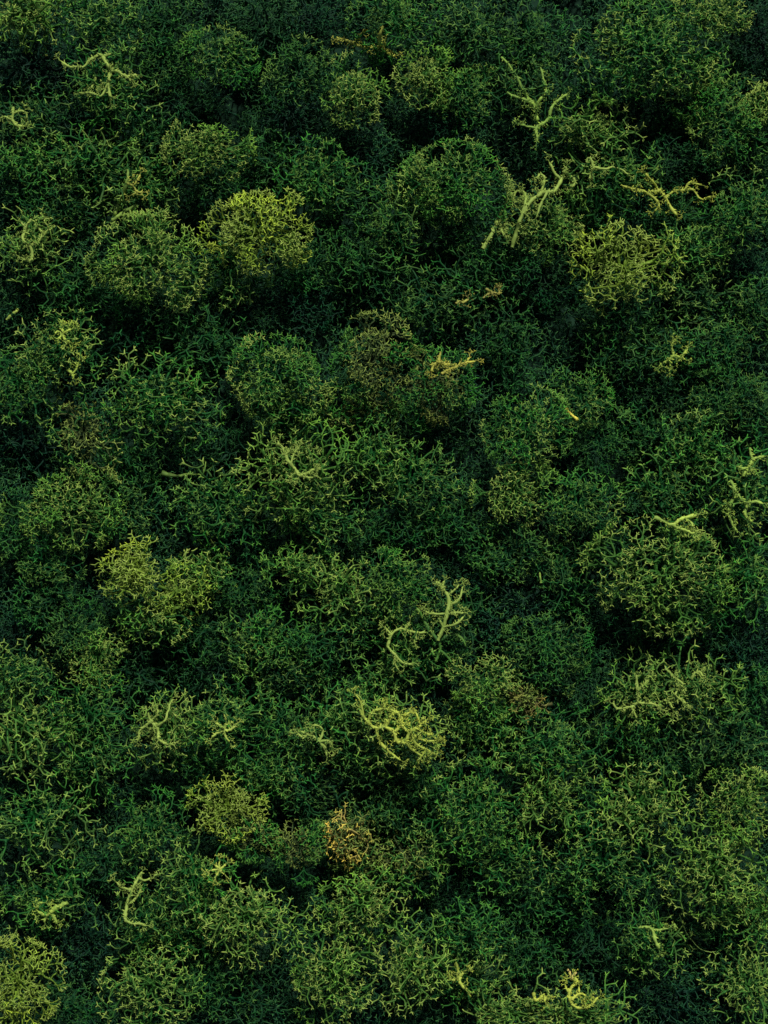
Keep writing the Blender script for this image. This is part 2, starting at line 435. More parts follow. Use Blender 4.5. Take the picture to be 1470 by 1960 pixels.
 (1275, 940, 80, 60, 28, 'h', 'o', 'cushion with pale rosettes left of the tall right edge forks'),
 (1420, 935, 80, 85, 22, 'h', 'x', 'loose cushion of tall long forks at the right edge'),
 (1310, 1040, 80, 40, 5, 'g', 'o', 'dark cushion under the hooked pale branch at the right'),
 (1270, 1100, 140, 95, 48, 'y', 'n', 'largest bright dome of the right side with yellow forked tips'),
 (1200, 1170, 75, 50, 5, 'G', 'f', 'dark left slope below the largest bright dome of the right side'),
 (1330, 1180, 80, 50, 15, 'g', 'o', 'forked right slope below the largest bright dome of the right side'),
 (1435, 1110, 70, 75, 15, 'h', 'o', 'fresh green cushion at the right edge beside the largest bright dome'),
 (1440, 1230, 60, 65, -5, 't', 'n', 'bluish dark cushion at the right edge in the lower half'),
 (258, 1095, 68, 58, 45, 'Y', 'n', 'small bright yellow dome with dark holes at the left'),
 (345, 1135, 48, 40, 30, 'Y', 'n', 'little yellow lobe right beside the small bright yellow dome'),
 (290, 1185, 60, 42, 28, 'y', 'n', 'yellow ringed cushion under the small bright yellow dome'),
 (385, 1090, 50, 38, 15, 'y', 'n', 'little olive rosette up and right of the yellow lobe'),
 (85, 1080, 80, 55, 12, 'g', 'f', 'green cushion left of the small bright yellow dome'),
 (105, 1150, 75, 45, 8, 'g', 'n', 'cushion with a small yellow net left below the small yellow dome'),
 (140, 1210, 65, 50, 18, 'g', 'f', 'low round green cushion left of the yellow ringed one'),
 (190, 1260, 60, 50, 15, 'y', 'f', 'small cushion with a tuft of yellow tips above the lower left net'),
 (35, 1215, 60, 45, -15, 't', 'f', 'dim cushion at the left edge above the brightening corner mound'),
 (370, 1210, 70, 50, 5, 'g', 'n', 'green cushion right of the yellow ringed one'),
 (465, 1130, 75, 60, 8, 'g', 'f', 'green cushion speckled with little yellow stars, left of the middle'),
 (440, 1040, 60, 40, 0, 'G', 'n', 'small shaded cushion below the curly open one'),
 (580, 1085, 70, 35, 25, 'y', 'n', 'narrow yellow-green ridge left of the dark gap in the middle'),
 (655, 1135, 75, 55, 25, 'y', 'o', 'yellow pronged left end of the long ridge in the middle'),
 (760, 1115, 90, 65, 32, 'h', 'f', 'long green ridge top with pale tips in the middle'),
 (700, 1180, 75, 45, 15, 'g', 'n', 'lower slope of the long ridge in the middle'),
 (660, 1050, 80, 40, -5, 'G', 'f', 'flat dark cushion behind the long ridge in the middle'),
 (975, 1060, 75, 45, 15, 'g', 'n', 'green cushion with little yellow stars right of the middle'),
 (1075, 1100, 50, 50, 18, 'g', 'n', 'small knob of cushion beside the thin upright stub'),
 (900, 1100, 70, 60, -15, 't', 'f', 'shaded cushion behind the standing pale antler'),
 (860, 1200, 85, 75, 8, 'g', 'o', 'green cushion from which the standing pale antler rises'),
 (770, 1270, 75, 60, 12, 'h', 'o', 'open cushion below the looping pale branch'),
 (1000, 1170, 80, 60, -8, 't', 'n', 'bluish dark cushion right of the standing pale antler'),
 (1050, 1240, 100, 75, 12, 'g', 'f', 'wide fine green dome right of the middle in the lower half'),
 (1130, 1310, 70, 50, 0, 'G', 'f', 'dark slope at the right foot of the wide fine green dome'),
 (500, 1220, 75, 60, 22, 'h', 'n', 'fresh green rounded cushion left of the dark saddle'),
 (600, 1240, 85, 60, 12, 'g', 'n', 'green cushion in the saddle below the long ridge'),
 (540, 1290, 80, 50, 12, 'g', 'n', 'green cushion above the bright lower middle clump'),
 (425, 1290, 70, 50, 0, 'G', 'o', 'dark open cushion left of the fresh green rounded one'),
 (270, 1290, 60, 45, -5, 'G', 'o', 'dark gap cushion carrying thin crossed green twigs'),
 (35, 1300, 80, 60, 22, 'h', 'n', 'fresh green mound at the left edge in the lower third'),
 (50, 1400, 90, 75, 22, 'y', 'x', 'wide meshed cushion with pale branches at the left edge'),
 (175, 1370, 95, 75, 25, 'h', 'o', 'netted green cushion right of the wide meshed one at the left edge'),
 (170, 1460, 90, 60, 18, 'h', 'o', 'green cushion with yellowish prongs below the netted one'),
 (320, 1400, 65, 65, 35, 'y', 'o', 'cushion under the pale prongs beside a dark cleft'),
 (430, 1385, 105, 75, 30, 'h', 'o', 'green cushion with a big pale cross of twigs'),
 (540, 1400, 70, 60, 15, 'g', 'n', 'green cushion between the pale cross and the bright clump'),
 (400, 1475, 80, 45, 5, 'g', 'n', 'dark front slope under the pale cross cushion'),
 (620, 1400, 70, 60, 30, 'h', 'o', 'cushion under the yellow pronged branches left of the brightest knot'),
 (765, 1400, 90, 65, 45, 'y', 'o', 'cushion under the thick bright yellow network of branches'),
 (720, 1480, 80, 50, 5, 'g', 'n', 'green slope in front of the thick bright yellow network'),
 (680, 1345, 60, 45, 22, 'h', 'o', 'cushion with upright yellow-green sprays above the bright yellow network'),
 (930, 1310, 75, 60, 30, 'y', 'f', 'olive green drooping cushion left of the rusty tuft'),
 (920, 1390, 65, 60, 12, 'h', 'n', 'lower part of the olive drooping cushion with one brown prong'),
 (1008, 1344, 22, 18, 22, 'r', 'f', 'small rusty pink tuft right of the olive drooping cushion'),
 (1225, 1330, 75, 60, 25, 'y', 'o', 'cushion under the pale crooked branches left of the lower right dome'),
 (1335, 1310, 80, 60, 32, 'y', 'o', 'yellow forked cushion right of the pale crooked branches'),
 (1400, 1420, 80, 65, 25, 'g', 'o', 'round green cushion with open rings near the right edge'),
 (1445, 1340, 55, 50, 5, 'g', 'n', 'green cushion cut off by the right edge above the ringed one'),
 (1050, 1430, 100, 75, 32, 'h', 'o', 'green cushion with yellow brown forks in the lower right half'),
 (1180, 1400, 80, 55, 12, 'g', 'n', 'green cushion below the pale crooked branches'),
 (1260, 1450, 75, 60, 15, 'g', 'n', 'green cushion left of the round ringed one'),
 (1050, 1530, 85, 60, 22, 'y', 'o', 'cushion with pale antler mesh in front of the yellow brown forks'),
 (900, 1450, 65, 50, -5, 'G', 'n', 'dark dip cushion left of the yellow brown forked one'),
 (910, 1550, 105, 85, 38, 'h', 'n', 'large domed green net left of the pale antler mesh'),
 (970, 1650, 85, 55, 18, 'h', 'n', 'front slope of the large domed green net with a yellow twig'),
 (1230, 1540, 90, 70, 35, 'y', 'o', 'yellow-green cushion with sideways forks beside the deep dark cleft'),
 (1140, 1560, 60, 50, 8, 'g', 'n', 'dark green cushion left of the sideways forked one'),
 (1160, 1650, 110, 75, 32, 'h', 'n', 'wide low dome with pale twinkling tips at the lower right'),
 (1060, 1720, 80, 45, 5, 'g', 'n', 'green cushion at the left foot of the wide low dome'),
 (1420, 1540, 75, 70, 38, 'y', 'f', 'yellow speckled cushion at the right edge in the lower third'),
 (1370, 1670, 110, 90, 42, 'y', 'n', 'large cushion with pale yellow stars near the right edge'),
 (1450, 1740, 55, 60, 25, 'y', 'n', 'pale cushion at the right edge below the star topped one'),
 (1380, 1780, 70, 40, 5, 'g', 'n', 'green slope under the star topped cushion'),
 (440, 1545, 75, 55, 38, 'Y', 'f', 'yellow speckled crown left of the three little brown tufts'),
 (490, 1605, 65, 42, 28, 'b', 'f', 'brownish yellow lower lobe of the yellow speckled crown'),
 (575, 1625, 58, 52, 32, 'b', 'f', 'round olive brown tuft left of the orange one'),
 (672, 1598, 40, 36, 36, 'o', 'n', 'bright orange tuft, the most orange thing in the bed'),
 (690, 1650, 65, 45, 5, 'b', 'n', 'dark olive cushion below the orange tuft'),
 (740, 1560, 60, 45, 15, 'g', 'n', 'olive green cushion right above the orange tuft'),
 (790, 1655, 52, 45, 22, 'b', 'n', 'round brownish tuft right of the orange one'),
 (290, 1580, 70, 60, 28, 'h', 'n', 'green rosette cushion left of the yellow speckled crown'),
 (65, 1570, 110, 75, 28, 'h', 'o', 'broad netted cushion with one pale fork at the left edge'),
 (200, 1650, 80, 50, 8, 'g', 'n', 'dark green cushion above the long pale twig at the lower left'),
 (590, 1510, 90, 60, 12, 'g', 'n', 'green cushion above the three brown tufts'),
 (510, 1480, 60, 45, 20, 'h', 'n', 'small fresh green cushion with a yellow spot above the brown tufts'),
 (800, 1520, 60, 60, 5, 'g', 'n', 'dark green cushion left of the large domed net'),
 (375, 1690, 75, 70, 38, 'h', 'o', 'round cushion with a bright star and a dark slit in it'),
 (475, 1760, 95, 80, 42, 'y', 'o', 'large rounded netted dome of the lower left middle'),
 (360, 1780, 70, 50, 12, 'h', 'n', 'green cushion between the long pale twig and the large netted dome'),
 (90, 1720, 95, 60, 18, 'h', 'o', 'pale forked cushion around the thick cut stalk at the lower left'),
 (275, 1760, 70, 70, 20, 'h', 'o', 'cushion from which the long pale twig stands at the lower left'),
 (160, 1790, 65, 50, -10, 't', 'n', 'dark dip cushion below the thick cut stalk'),
 (290, 1890, 110, 75, 28, 'y', 'n', 'netted dome at the bottom left with yellowish rings'),
 (400, 1880, 75, 70, 10, 'g', 'n', 'plain green cushion right of the netted bottom left dome'),
 (35, 1890, 85, 85, 62, 'Y', 'f', 'bright soft yellow-green mound in the bottom left corner'),
 (130, 1940, 75, 45, 8, 'g', 'n', 'dark green cushion at the bottom edge beside the corner mound'),
 (480, 1930, 80, 50, -8, 'G', 'o', 'dim cushion at the bottom edge left of the twin domes'),
 (690, 1735, 90, 65, 35, 'y', 'n', 'tall green and yellow dome above the twin bottom domes'),
 (640, 1870, 90, 85, 42, 'y', 'n', 'left one of the twin round domes near the bottom middle'),
 (785, 1850, 68, 75, 38, 'y', 'o', 'right one of the twin round domes near the bottom middle'),
 (870, 1720, 85, 50, -5, 'G', 'n', 'shaded cushion right of the tall green and yellow dome'),
 (900, 1800, 80, 55, 22, 'h', 'n', 'fresh green cushion with a yellow fleck right of the twin domes'),
 (900, 1880, 75, 45, 12, 'h', 'o', 'cushion carrying a bent yellow fork right of the twin domes'),
 (1010, 1830, 70, 55, 0, 'g', 'n', 'dark green cushion left of the horned tip'),
 (990, 1945, 110, 45, 35, 'y', 'o', 'bright green bank of forks at the bottom edge below the horned tip'),
 (1120, 1945, 95, 45, 30, 'y', 'o', 'bright yellow forks at the bottom edge right of the horned tip'),
 (820, 1945, 70, 35, -5, 'G', 'n', 'dim cushion at the bottom edge below the twin domes'),
 (1150, 1800, 80, 60, 0, 'G', 'o', 'dark open cushion above the horned tip'),
 (1240, 1800, 75, 60, 22, 'h', 'o', 'pale tipped cushion under the arching branch at the lower right'),
 (1290, 1900, 90, 60, -10, 't', 'o', 'large dark bluish hollow at the bottom edge'),
 (1435, 1890, 80, 70, 28, 'y', 'o', 'yellow tipped cushion in the bottom right corner'),
 (1380, 1840, 60, 40, 0, 'G', 'n', 'dark cushion under the hair thin curved thread'),
]
for row in CUSHIONS: cushion(*row)

# ------------------------------------------------------------------ ground and the bed of lichen between the cushions
def bed_z(x, y):
    return (.014 * noise.noise(Vector((x * 14, y * 14, 1.3))) + .006 * noise.noise(Vector((x * 38, y * 38, 5.1)))) - .012
NX, NY, X0, X1, Y0, Y1 = 110, 120, -.75, .75, -.75, .95
gv, gf = [], []
for j in range(NY + 1):
    for i in range(NX + 1):
        x = X0 + (X1 - X0) * i / NX; y = Y0 + (Y1 - Y0) * j / NY
        gv.append((x, y, bed_z(x, y) - .022))
for j in range(NY):
    for i in range(NX):
        a = j * (NX + 1) + i
        gf.append((a, a + 1, a + NX + 2, a + NX + 1))
gm = bpy.data.meshes.new('ground'); gm.from_pydata(gv, [], gf); gm.materials.append(M_GROUND)
gm.polygons.foreach_set('use_smooth', [True] * len(gf))
g = bpy.data.objects.new('ground', gm); scene.collection.objects.link(g); g['kind'] = 'structure'

src = bpy.data.collections.new('bed_sprigs')
for i, t in enumerate(bed_t):
    m = t.mesh('bed_sprig', M_BED)
    src.objects.link(bpy.data.objects.new('bed_sprig', m))
pv, prot, psc, pidx = [], [], [], []
r = random.Random(11)
step = .0112
yy = Y0 + .02
while yy < Y1 - .02:
    xx = X0 + .02
    while xx < X1 - .02:
        x = xx + r.uniform(-.5, .5) * step; y = yy + r.uniform(-.5, .5) * step
        pv.append((x, y, bed_z(x, y) - .018 + r.uniform(-.003, .003)))
        prot.append((r.gauss(0, .38), r.gauss(0, .38), r.uniform(0, 6.28)))
        psc.append(.0185 * r.uniform(.8, 1.25)); pidx.append(r.randrange(len(bed_t)))
        xx += step
    yy += step
pm = bpy.data.meshes.new('lichen_bed'); pm.from_pydata(pv, [], [])
a = pm.attributes.new('rot', 'FLOAT_VECTOR', 'POINT'); a.data.foreach_set('vector', [c for v in prot for c in v])
a = pm.attributes.new('sc', 'FLOAT', 'POINT'); a.data.foreach_set('value', psc)
a = pm.attributes.new('idx', 'INT', 'POINT'); a.data.foreach_set('value', pidx)
bed = bpy.data.objects.new('lichen_bed', pm); scene.collection.objects.link(bed); bed['kind'] = 'stuff'
bed['label'] = 'low dark green lichen growing in the gaps between the cushions'; bed['category'] = 'ground cover'
ng = bpy.data.node_groups.new('scatter', 'GeometryNodeTree')
ng.interface.new_socket('Geometry', in_out='INPUT', socket_type='NodeSocketGeometry')
ng.interface.new_socket('Geometry', in_out='OUTPUT', socket_type='NodeSocketGeometry')
N_ = ng.nodes; Lk = ng.links
gi = N_.new('NodeGroupInput'); go = N_.new('NodeGroupOutput')
ci = N_.new('GeometryNodeCollectionInfo'); ci.inputs['Collection'].default_value = src
ci.inputs['Separate Children'].default_value = True; ci.inputs['Reset Children'].default_value = True
ip = N_.new('GeometryNodeInstanceOnPoints'); ip.inputs['Pick Instance'].default_value = True
def named(nm, ty):
    q = N_.new('GeometryNodeInputNamedAttribute'); q.data_type = ty; q.inputs['Name'].default_value = nm
    return [o for o in q.outputs if o.enabled and o.name == 'Attribute'][0]
Lk.new(gi.outputs[0], ip.inputs['Points']); Lk.new(ci.outputs[0], ip.inputs['Instance'])
Lk.new(named('idx', 'INT'), ip.inputs['Instance Index'])
Lk.new(named('rot', 'FLOAT_VECTOR'), ip.inputs['Rotation'])
Lk.new(named('sc', 'FLOAT'), ip.inputs['Scale'])
Lk.new(ip.outputs[0], go.inputs[0])
bed.modifiers.new('scatter', 'NODES').node_group = ng

# ------------------------------------------------------------------ bare pale branches lying over the cushions
def surf(x, y):
    z = bed_z(x, y)
    for c, a in ELL:
        u = ((x - c.x) / a.x) ** 2 + ((y - c.y) / a.y) ** 2
        if u < 1: z = max(z, c.z + a.z * math.sqrt(1 - u))
    return z
def on_surf(px, py, up):
    d = ray(px, py)
    t0, t1 = (.12 - CAM.z) / d.z, (-.03 - CAM.z) / d.z
    for i in range(200):
        t = t0 + (t1 - t0) * i / 199
        p = CAM + d * t
        if p.z < surf(p.x, p.y) + up: return p
    return p
def smooth(pts):
    out = []
    n = len(pts)
    for i in range(n - 1):
        p0, p1, p2, p3 = pts[max(i - 1, 0)], pts[i], pts[i + 1], pts[min(i + 2, n - 1)]
        for k in range(4):
            t = k / 4
            out.append(.5 * ((2 * p1) + (p2 - p0) * t + (2 * p0 - 5 * p1 + 4 * p2 - p3) * t * t + (3 * p1 - p0 - 3 * p2 + p3) * t ** 3))
    out.append(pts[-1])
    return out
def antler(name, cat, label, col, up, paths, group=None, twigs=True, twig=15, dens=18):
    """paths: (radius px at start, radius px at end, [(x, y) or (x, y, extra height px) ...])"""
    r = random.Random(len(label) * 7 + int(paths[0][2][0][0]))
    T = Tubes(); C0 = COL[col] if isinstance(col, str) else tuple(.8 * q for q in col) + (.6,)
    known = {}
    tw = []
    for r0, r1, pts in paths:
        for q in pts:
            if q not in known: known[q] = on_surf(q[0], q[1], (up + r.uniform(-5, 7)) * U)
    zm = sorted(p.z for p in known.values())[int(len(known) * .6)]
    for q, p in known.items():          # a stiff branch bridges the small dips under it
        known[q] = at(q[0], q[1], p.z + (max(zm, p.z) - p.z) * .75 + (zm - p.z) * .15)
    for r0, r1, pts in paths:
        W3 = [known[q] for q in pts]
        S = smooth(W3)
        S = [p + Vector((r.gauss(0, .4), r.gauss(0, .4), r.gauss(0, .4))) * U for p in S]
        n = len(S)
        rad = [.78 * (r0 + (r1 - r0) * i / (n - 1)) * U * r.uniform(.85, 1.15) for i in range(n)]
        if r1 < r0 * .9 or True: rad[-1] *= .8
        rad = [q * r.choice((.8, .95, 1, 1.1, 1.3)) for q in rad]
        tipv = [min(1, .25 + .6 * i / n) * r.uniform(.4, 1) for i in range(n)]
        T.path(S, rad, tipv, 7)
        if twigs:
            for i in range(1, n - 1):
                for _ in range(r.choice((0, 1, 1, 2))):
                    d = (S[i + 1] - S[i]).normalized()
                    nd = (d * r.uniform(.1, .8) + perp(d, r.uniform(0, 6.28))).normalized()
                    ln = U * r.uniform(4, 9)
                    q = S[i] + nd * ln
                    T.path([S[i], S[i] + nd * ln * .6, q], [rad[i] * .55, rad[i] * .42, rad[i] * .25], [.4, .7, 1], 4)
        if twigs:
            run = 0
            for i in range(1, n):
                run += (S[i] - S[i - 1]).length / U
                if run > dens * r.uniform(.7, 1.4) or i == n - 1:
                    run = 0
                    d = (S[i] - S[i - 1]).normalized()
                    if i < n - 1:
                        d = (d * .5 + perp(d, r.uniform(0, 6.28)) * .9 + Vector((0, 0, .35))).normalized()
                    tw.append((S[i], d))
    e = bpy.data.objects.new(name, None); scene.collection.objects.link(e)
    o = known[(paths[0][2][0][0], paths[0][2][0][1])]
    e.location = o; e['label'] = label; e['category'] = cat
    if group: e['group'] = group
    T.v = [v - o for v in T.v]
    child('stem', T.mesh('stem', M_LICHEN), e, Matrix.Identity(4), C0)
    for p, d in tw:
        sc = twig * U * r.uniform(.7, 1.3)
        M = Matrix.Translation(p - o) @ d.to_track_quat('Z', 'Y').to_matrix().to_4x4() @ Matrix.Rotation(r.uniform(0, 6.28), 4, 'Z') @ Matrix.Scale(sc, 4)
        v = r.uniform(.85, 1.15)
        child('twig', r.choice(TWIG), e, M, (C0[0] * v, C0[1] * v, C0[2] * v, C0[3]))
    return e
A = 'lichen branch'
antler('lichen_branch', A, 'long golden antler branch lying slantwise over the dark hollow at the upper right', 'a', 22, [
 (5, 4, [(980,473),(989,442),(997,417),(1014,388),(1035,371),(1048,367),(1060,367),(1075,343),(1080,330),(1084,320)]),
 (4, 2.5, [(997,417),(1006,384),(1004,370),(995,364),(986,370),(982,384)]),
 (5, 4, [(924,476),(941,449),(949,432),(956,415),(961,402)]),
 (4, 2.5, [(956,415),(961,442),(968,456)]),
 (4, 3, [(1075,343),(1062,332),(1052,310)]),
 (4, 3, [(1080,330),(1098,342),(1099,354),(1090,357)]),
 (3.5, 2.5, [(1035,371),(1040,354),(1042,340),(1034,334),(1026,342)]),
 (3.5, 2, [(1048,367),(1035,391),(1027,415)]),
 (3.5, 2.5, [(961,402),(975,388),(983,384)]),
])
antler('lichen_branch', A, 'golden knotted branch at the upper right', (.30,.36,.06), 12, [
 (2.5, 4, [(1189,354),(1208,361),(1222,364),(1239,369)]),
 (4, 4, [(1239,369),(1262,367),(1273,378),(1286,401),(1296,412)]),
 (3, 2.5, [(1262,367),(1257,358),(1249,347),(1234,332)]),
 (3.5, 2, [(1239,369),(1262,391),(1252,405)]),
 (3.5, 2, [(1273,378),(1290,366),(1310,364),(1327,364),(1341,381),(1361,377)]),
 (3, 2, [(1310,364),(1320,350),(1345,355)]),
])
antler('lichen_branch', A, 'hooked pale branch left of the golden knotted branch', 'a', 12, [
 (3, 3, [(1122,312),(1126,303),(1133,308),(1137,320),(1160,323),(1172,319)]),
 (3, 2, [(1137,320),(1130,333),(1128,345)]),
 (2.5, 2, [(1172,319),(1190,325),(1204,335)]),
])
antler('lichen_branch', A, 'standing pale antler with a many forked crown over the dark gap in the middle', 'a', 22, [
 (5, 4.5, [(839,1225),(849,1201),(856,1174),(859,1157),(857,1140),(845,1126),(835,1114)]),
 (3.5, 2.5, [(859,1157),(872,1153),(879,1145),(886,1123)]),
 (3, 2, [(857,1140),(869,1130),(879,1119)]),
 (3, 2, [(856,1174),(835,1175),(822,1174),(813,1168)]),
 (3.5, 2.5, [(856,1174),(875,1173),(890,1174)]),
 (3.5, 2, [(849,1201),(873,1194),(888,1180)]),
 (3, 2, [(849,1201),(842,1188),(838,1182)]),
 (3, 2, [(845,1126),(850,1112)]),
])
antler('lichen_branch', A, 'dark green forked root of branches below the standing pale antler', 'h', 6, [
 (5, 3, [(839,1228),(859,1215),(873,1215),(886,1225),(893,1238)]),
 (5, 4, [(839,1228),(818,1198),(808,1180),(798,1164)]),
 (4, 2.5, [(839,1228),(842,1245),(832,1269)]),
 (3, 2.5, [(842,1245),(856,1256),(864,1269)]),
])
antler('lichen_branch', A, 'looping pale branch arching left of the standing antler', 'a', 14, [
 (3.5, 3, [(742,1238),(745,1225),(749,1215),(764,1204),(777,1206),(796,1211),(813,1211)]),
 (3, 2, [(749,1215),(743,1208),(737,1202)]),
 (2.5, 2, [(777,1206),(781,1198),(784,1191)]),
 (3, 2, [(796,1211),(796,1220),(793,1230)]),
 (3, 2.5, [(742,1238),(757,1255),(771,1269),(791,1271)]),
 (2.5, 2, [(757,1255),(755,1268),(762,1280)]),
])
antler('lichen_branch', A, 'thick bright yellow network of branches with round holes, brightest in the bed', (.27,.36,.06), 14, [
 (4, 4, [(689,1361),(697,1374),(706,1385),(720,1393),(737,1392),(754,1402),(760,1419),(777,1422)]),
 (4, 4, [(737,1392),(744,1378),(750,1368),(760,1364),(768,1375),(768,1388),(784,1402)]),
 (3.5, 3.5, [(754,1402),(762,1394),(768,1388)]),
 (4, 3, [(777,1422),(784,1402),(795,1394),(805,1390),(815,1381)]),
 (3.5, 2.5, [(768,1375),(780,1366),(791,1361),(799,1372),(803,1386)]),
 (3.5, 2.5, [(706,1385),(708,1368),(718,1360),(730,1357),(737,1347)]),
 (3, 2.5, [(730,1357),(745,1358),(760,1364)]),
 (3.5, 2.5, [(777,1422),(790,1436),(811,1449)]),
 (3.5, 2, [(784,1402),(800,1412),(815,1418),(839,1419)]),
 (3.5, 2, [(784,1402),(796,1424),(815,1434),(839,1447)]),
 (3, 2, [(795,1394),(812,1402),(828,1408)]),
 (3.5, 2.5, [(720,1393),(724,1412),(733,1428),(754,1446),(768,1456)]),
 (2.5, 2, [(697,1374),(690,1345),(682,1330)]),
 (3, 2, [(815,1434),(806,1450),(800,1462)]),
])
antler('lichen_branch', A, 'yellow pronged branch pointing left, below and left of the bright network', 'a', 12, [
 (3.5, 2.5, [(610,1420),(603,1412),(590,1406),(575,1400)]),
 (3, 2, [(590,1406),(580,1412),(570,1404)]),
 (3, 2, [(610,1420),(618,1402),(612,1390),(595,1388)]),
 (4, 3, [(610,1420),(622,1432),(625,1448)]),
 (3, 2, [(610,1420),(628,1418),(636,1428)]),
])
antler('lichen_branch', A, 'thick yellow antler branch with knobbly joint at the upper left', 'a', 14, [
 (3.5, 4.5, [(214,102),(205,106),(197,109),(204,122),(211,136),(208,150),(207,160)]),
 (4, 3, [(207,160),(209,176),(212,192)]),
 (4, 3, [(211,136),(220,136),(228,138),(238,145),(250,146),(262,143)]),
 (3, 2.5, [(238,145),(246,150),(252,156)]),
 (3.5, 3, [(197,109),(190,105),(178,112),(170,116),(160,128),(146,128),(133,128),(116,116)]),
 (3.5, 2.5, [(207,160),(194,184),(182,180),(170,177),(153,180)]),
 (3.5, 3, [(184,146),(180,158),(175,170)]),
])
antler('lichen_branch', A, 'ragged yellow antler at the left edge in the upper quarter', 'a', 12, [
 (4, 3, [(60,420),(50,434),(46,446),(44,458),(58,469),(72,464),(80,455),(88,442)]),
 (3, 2, [(50,434),(40,426)]),
 (4, 3, [(58,469),(62,490),(55,500),(40,492)]),
 (3, 2, [(78,456),(80,445),(74,438)]),
])
antler('lichen_branch', A, 'bent yellow branch at the left edge below the top left corner', 'a', 12, [
 (3, 3.5, [(26,205),(25,217),(24,230),(32,240),(46,242)]),
 (3, 2, [(24,230),(10,224),(0,226)]),
 (3, 2, [(25,217),(38,213),(50,216),(52,228)]),
])
antler('lichen_branch', A, 'long pale twig standing up beside the round cushion at the lower left', 'a', 18, [
 (4, 3, [(241,1763),(240,1750),(243,1732),(247,1718),(252,1705),(258,1692),(265,1681),(272,1669)]),
 (3, 2.5, [(252,1705),(240,1700),(231,1698),(224,1689)]),
 (3, 2, [(243,1732),(255,1724),(265,1712),(270,1700)]),
 (3, 2.5, [(241,1763),(254,1768),(265,1768),(280,1772)]),
 (2.5, 2, [(265,1681),(278,1685),(290,1680)]),
])
antler('lichen_branch', A, 'thick cut stalk with a forked head at the lower left', (.19,.32,.06), 16, [
 (6, 5.5, [(130,1728),(118,1733),(105,1739),(96,1747)]),
 (4.5, 3, [(96,1747),(88,1752),(78,1748),(70,1742)]),
 (4, 3, [(96,1747),(104,1757),(109,1768)]),
 (3.5, 2.5, [(88,1752),(85,1766)]),
 (3, 2.5, [(70,1742),(73,1730),(82,1728)]),
])
antler('bare_stem', 'stem', 'two thick bare green stems joined in a V at the upper left', (.10,.20,.045), 10, [
 (6, 4.5, [(262,394),(250,400),(238,406),(226,414),(214,423)]),
 (3, 6, [(244,325),(245,338),(241,354),(235,374),(226,392),(218,412)]),
], twigs=False)
antler('lichen_branch', A, 'brownish yellow twig on top of the two thick bare stems', (.26,.29,.06), 14, [
 (3, 2.5, [(243,350),(255,355),(262,345),(268,335)]),
 (3, 2, [(255,355),(262,366),(272,368)]),
 (2.5, 2, [(262,366),(254,374)]),
])
antler('stick', 'stick', 'flat pointed dark green stick in the shadow left of the middle', (.07,.17,.04), 14, [
 (6, 2, [(308,905),(322,909),(338,911),(356,909),(385,908)]),
], twigs=False)
antler('lichen_branch', A, 'pale prongs rising beside the dark cleft at the lower left', 'a', 16, [
 (3, 4, [(279,1352),(283,1366),(289,1381),(299,1391),(303,1404),(303,1415)]),
 (3.5, 3, [(303,1415),(320,1425),(337,1422)]),
 (3.5, 2.5, [(289,1381),(276,1392),(269,1398),(264,1419)]),
 (3, 2, [(289,1381),(300,1368),(302,1358)]),
 (3, 2, [(299,1391),(316,1378),(325,1350),(330,1338)]),
])
antler('lichen_branch', A, 'horned tip of yellow forks standing up at the bottom edge', (.30,.38,.06), 20, [
 (4, 3.5, [(1094,1922),(1091,1912),(1089,1902),(1094,1890),(1104,1880),(1100,1870)]),
 (3, 2.5, [(1089,1902),(1082,1888),(1083,1878)]),
 (3.5, 2, [(1094,1915),(1109,1902),(1122,1906)]),
 (3, 2, [(1109,1902),(1108,1888)]),
 (3.5, 3, [(1022,1903),(1026,1916),(1040,1905),(1044,1918)]),
 (3.5, 2.5, [(1094,1922),(1110,1930),(1130,1925),(1145,1908)]),
])
antler('dried_husk', 'husk', 'pale straw coloured horned husk perched on the yellow forks at the bottom', (.62,.50,.22), 34, [
 (2, 5.5, [(1087,1856),(1090,1861),(1094,1868),(1093,1875)]),
 (1.5, 5, [(1103,1862),(1099,1865),(1094,1868)]),
], twigs=False)
antler('thread', 'thread', 'hair thin pale green curved thread at the lower right', (.16,.30,.10), 12, [
 (1.1, .8, [(1300,1750),(1307,1770),(1315,1787),(1324,1800),(1341,1817),(1361,1822),(1376,1820),(1395,1812)]),
], twigs=False)
antler('dried_scrap', 'scrap', 'short bright yellow scrap on the cushion behind the round dense dome', (.55,.50,.08), 10, [
 (3, 4, [(1085,783),(1090,790),(1096,796),(1101,800),(1106,804)]),
], twigs=False)
antler('lichen_branch', A, 'bare forked yellow branch sticking out of the olive brown patch', (.34,.33,.06), 16, [
 (4, 3, [(845,716),(857,709),(869,704),(880,699),(893,694),(910,692)]),
 (2.5, 2, [(893,694),(898,684)]),
 (5, 3.5, [(839,693),(850,696),(862,698)]),
 (3, 3.5, [(843,674),(841,684),(839,693)]),
 (3.5, 2.5, [(839,693),(830,700),(826,712)]),
])
antler('lichen_branch', A, 'brown curled scrap of branch on the green cushion above the olive patch', (.22,.20,.06), 12, [
 (3, 3, [(872,583),(878,577),(886,579),(894,573)]),
 (2.5, 2.5, [(925,570),(935,563),(942,560),(954,562),(956,552)]),
 (3, 2.5, [(930,552),(938,558),(942,560)]),
])
antler('lichen_branch', A, 'hooked pale green branch over the largest bright dome of the right side', (.20,.33,.07), 14, [
 (5, 4.5, [(1252,990),(1270,998),(1286,1005),(1298,998),(1310,991),(1332,987)]),
 (4, 3, [(1286,1005),(1300,1012),(1314,1016),(1327,1022)]),
 (3, 2, [(1310,991),(1322,1000),(1327,1010)]),
])
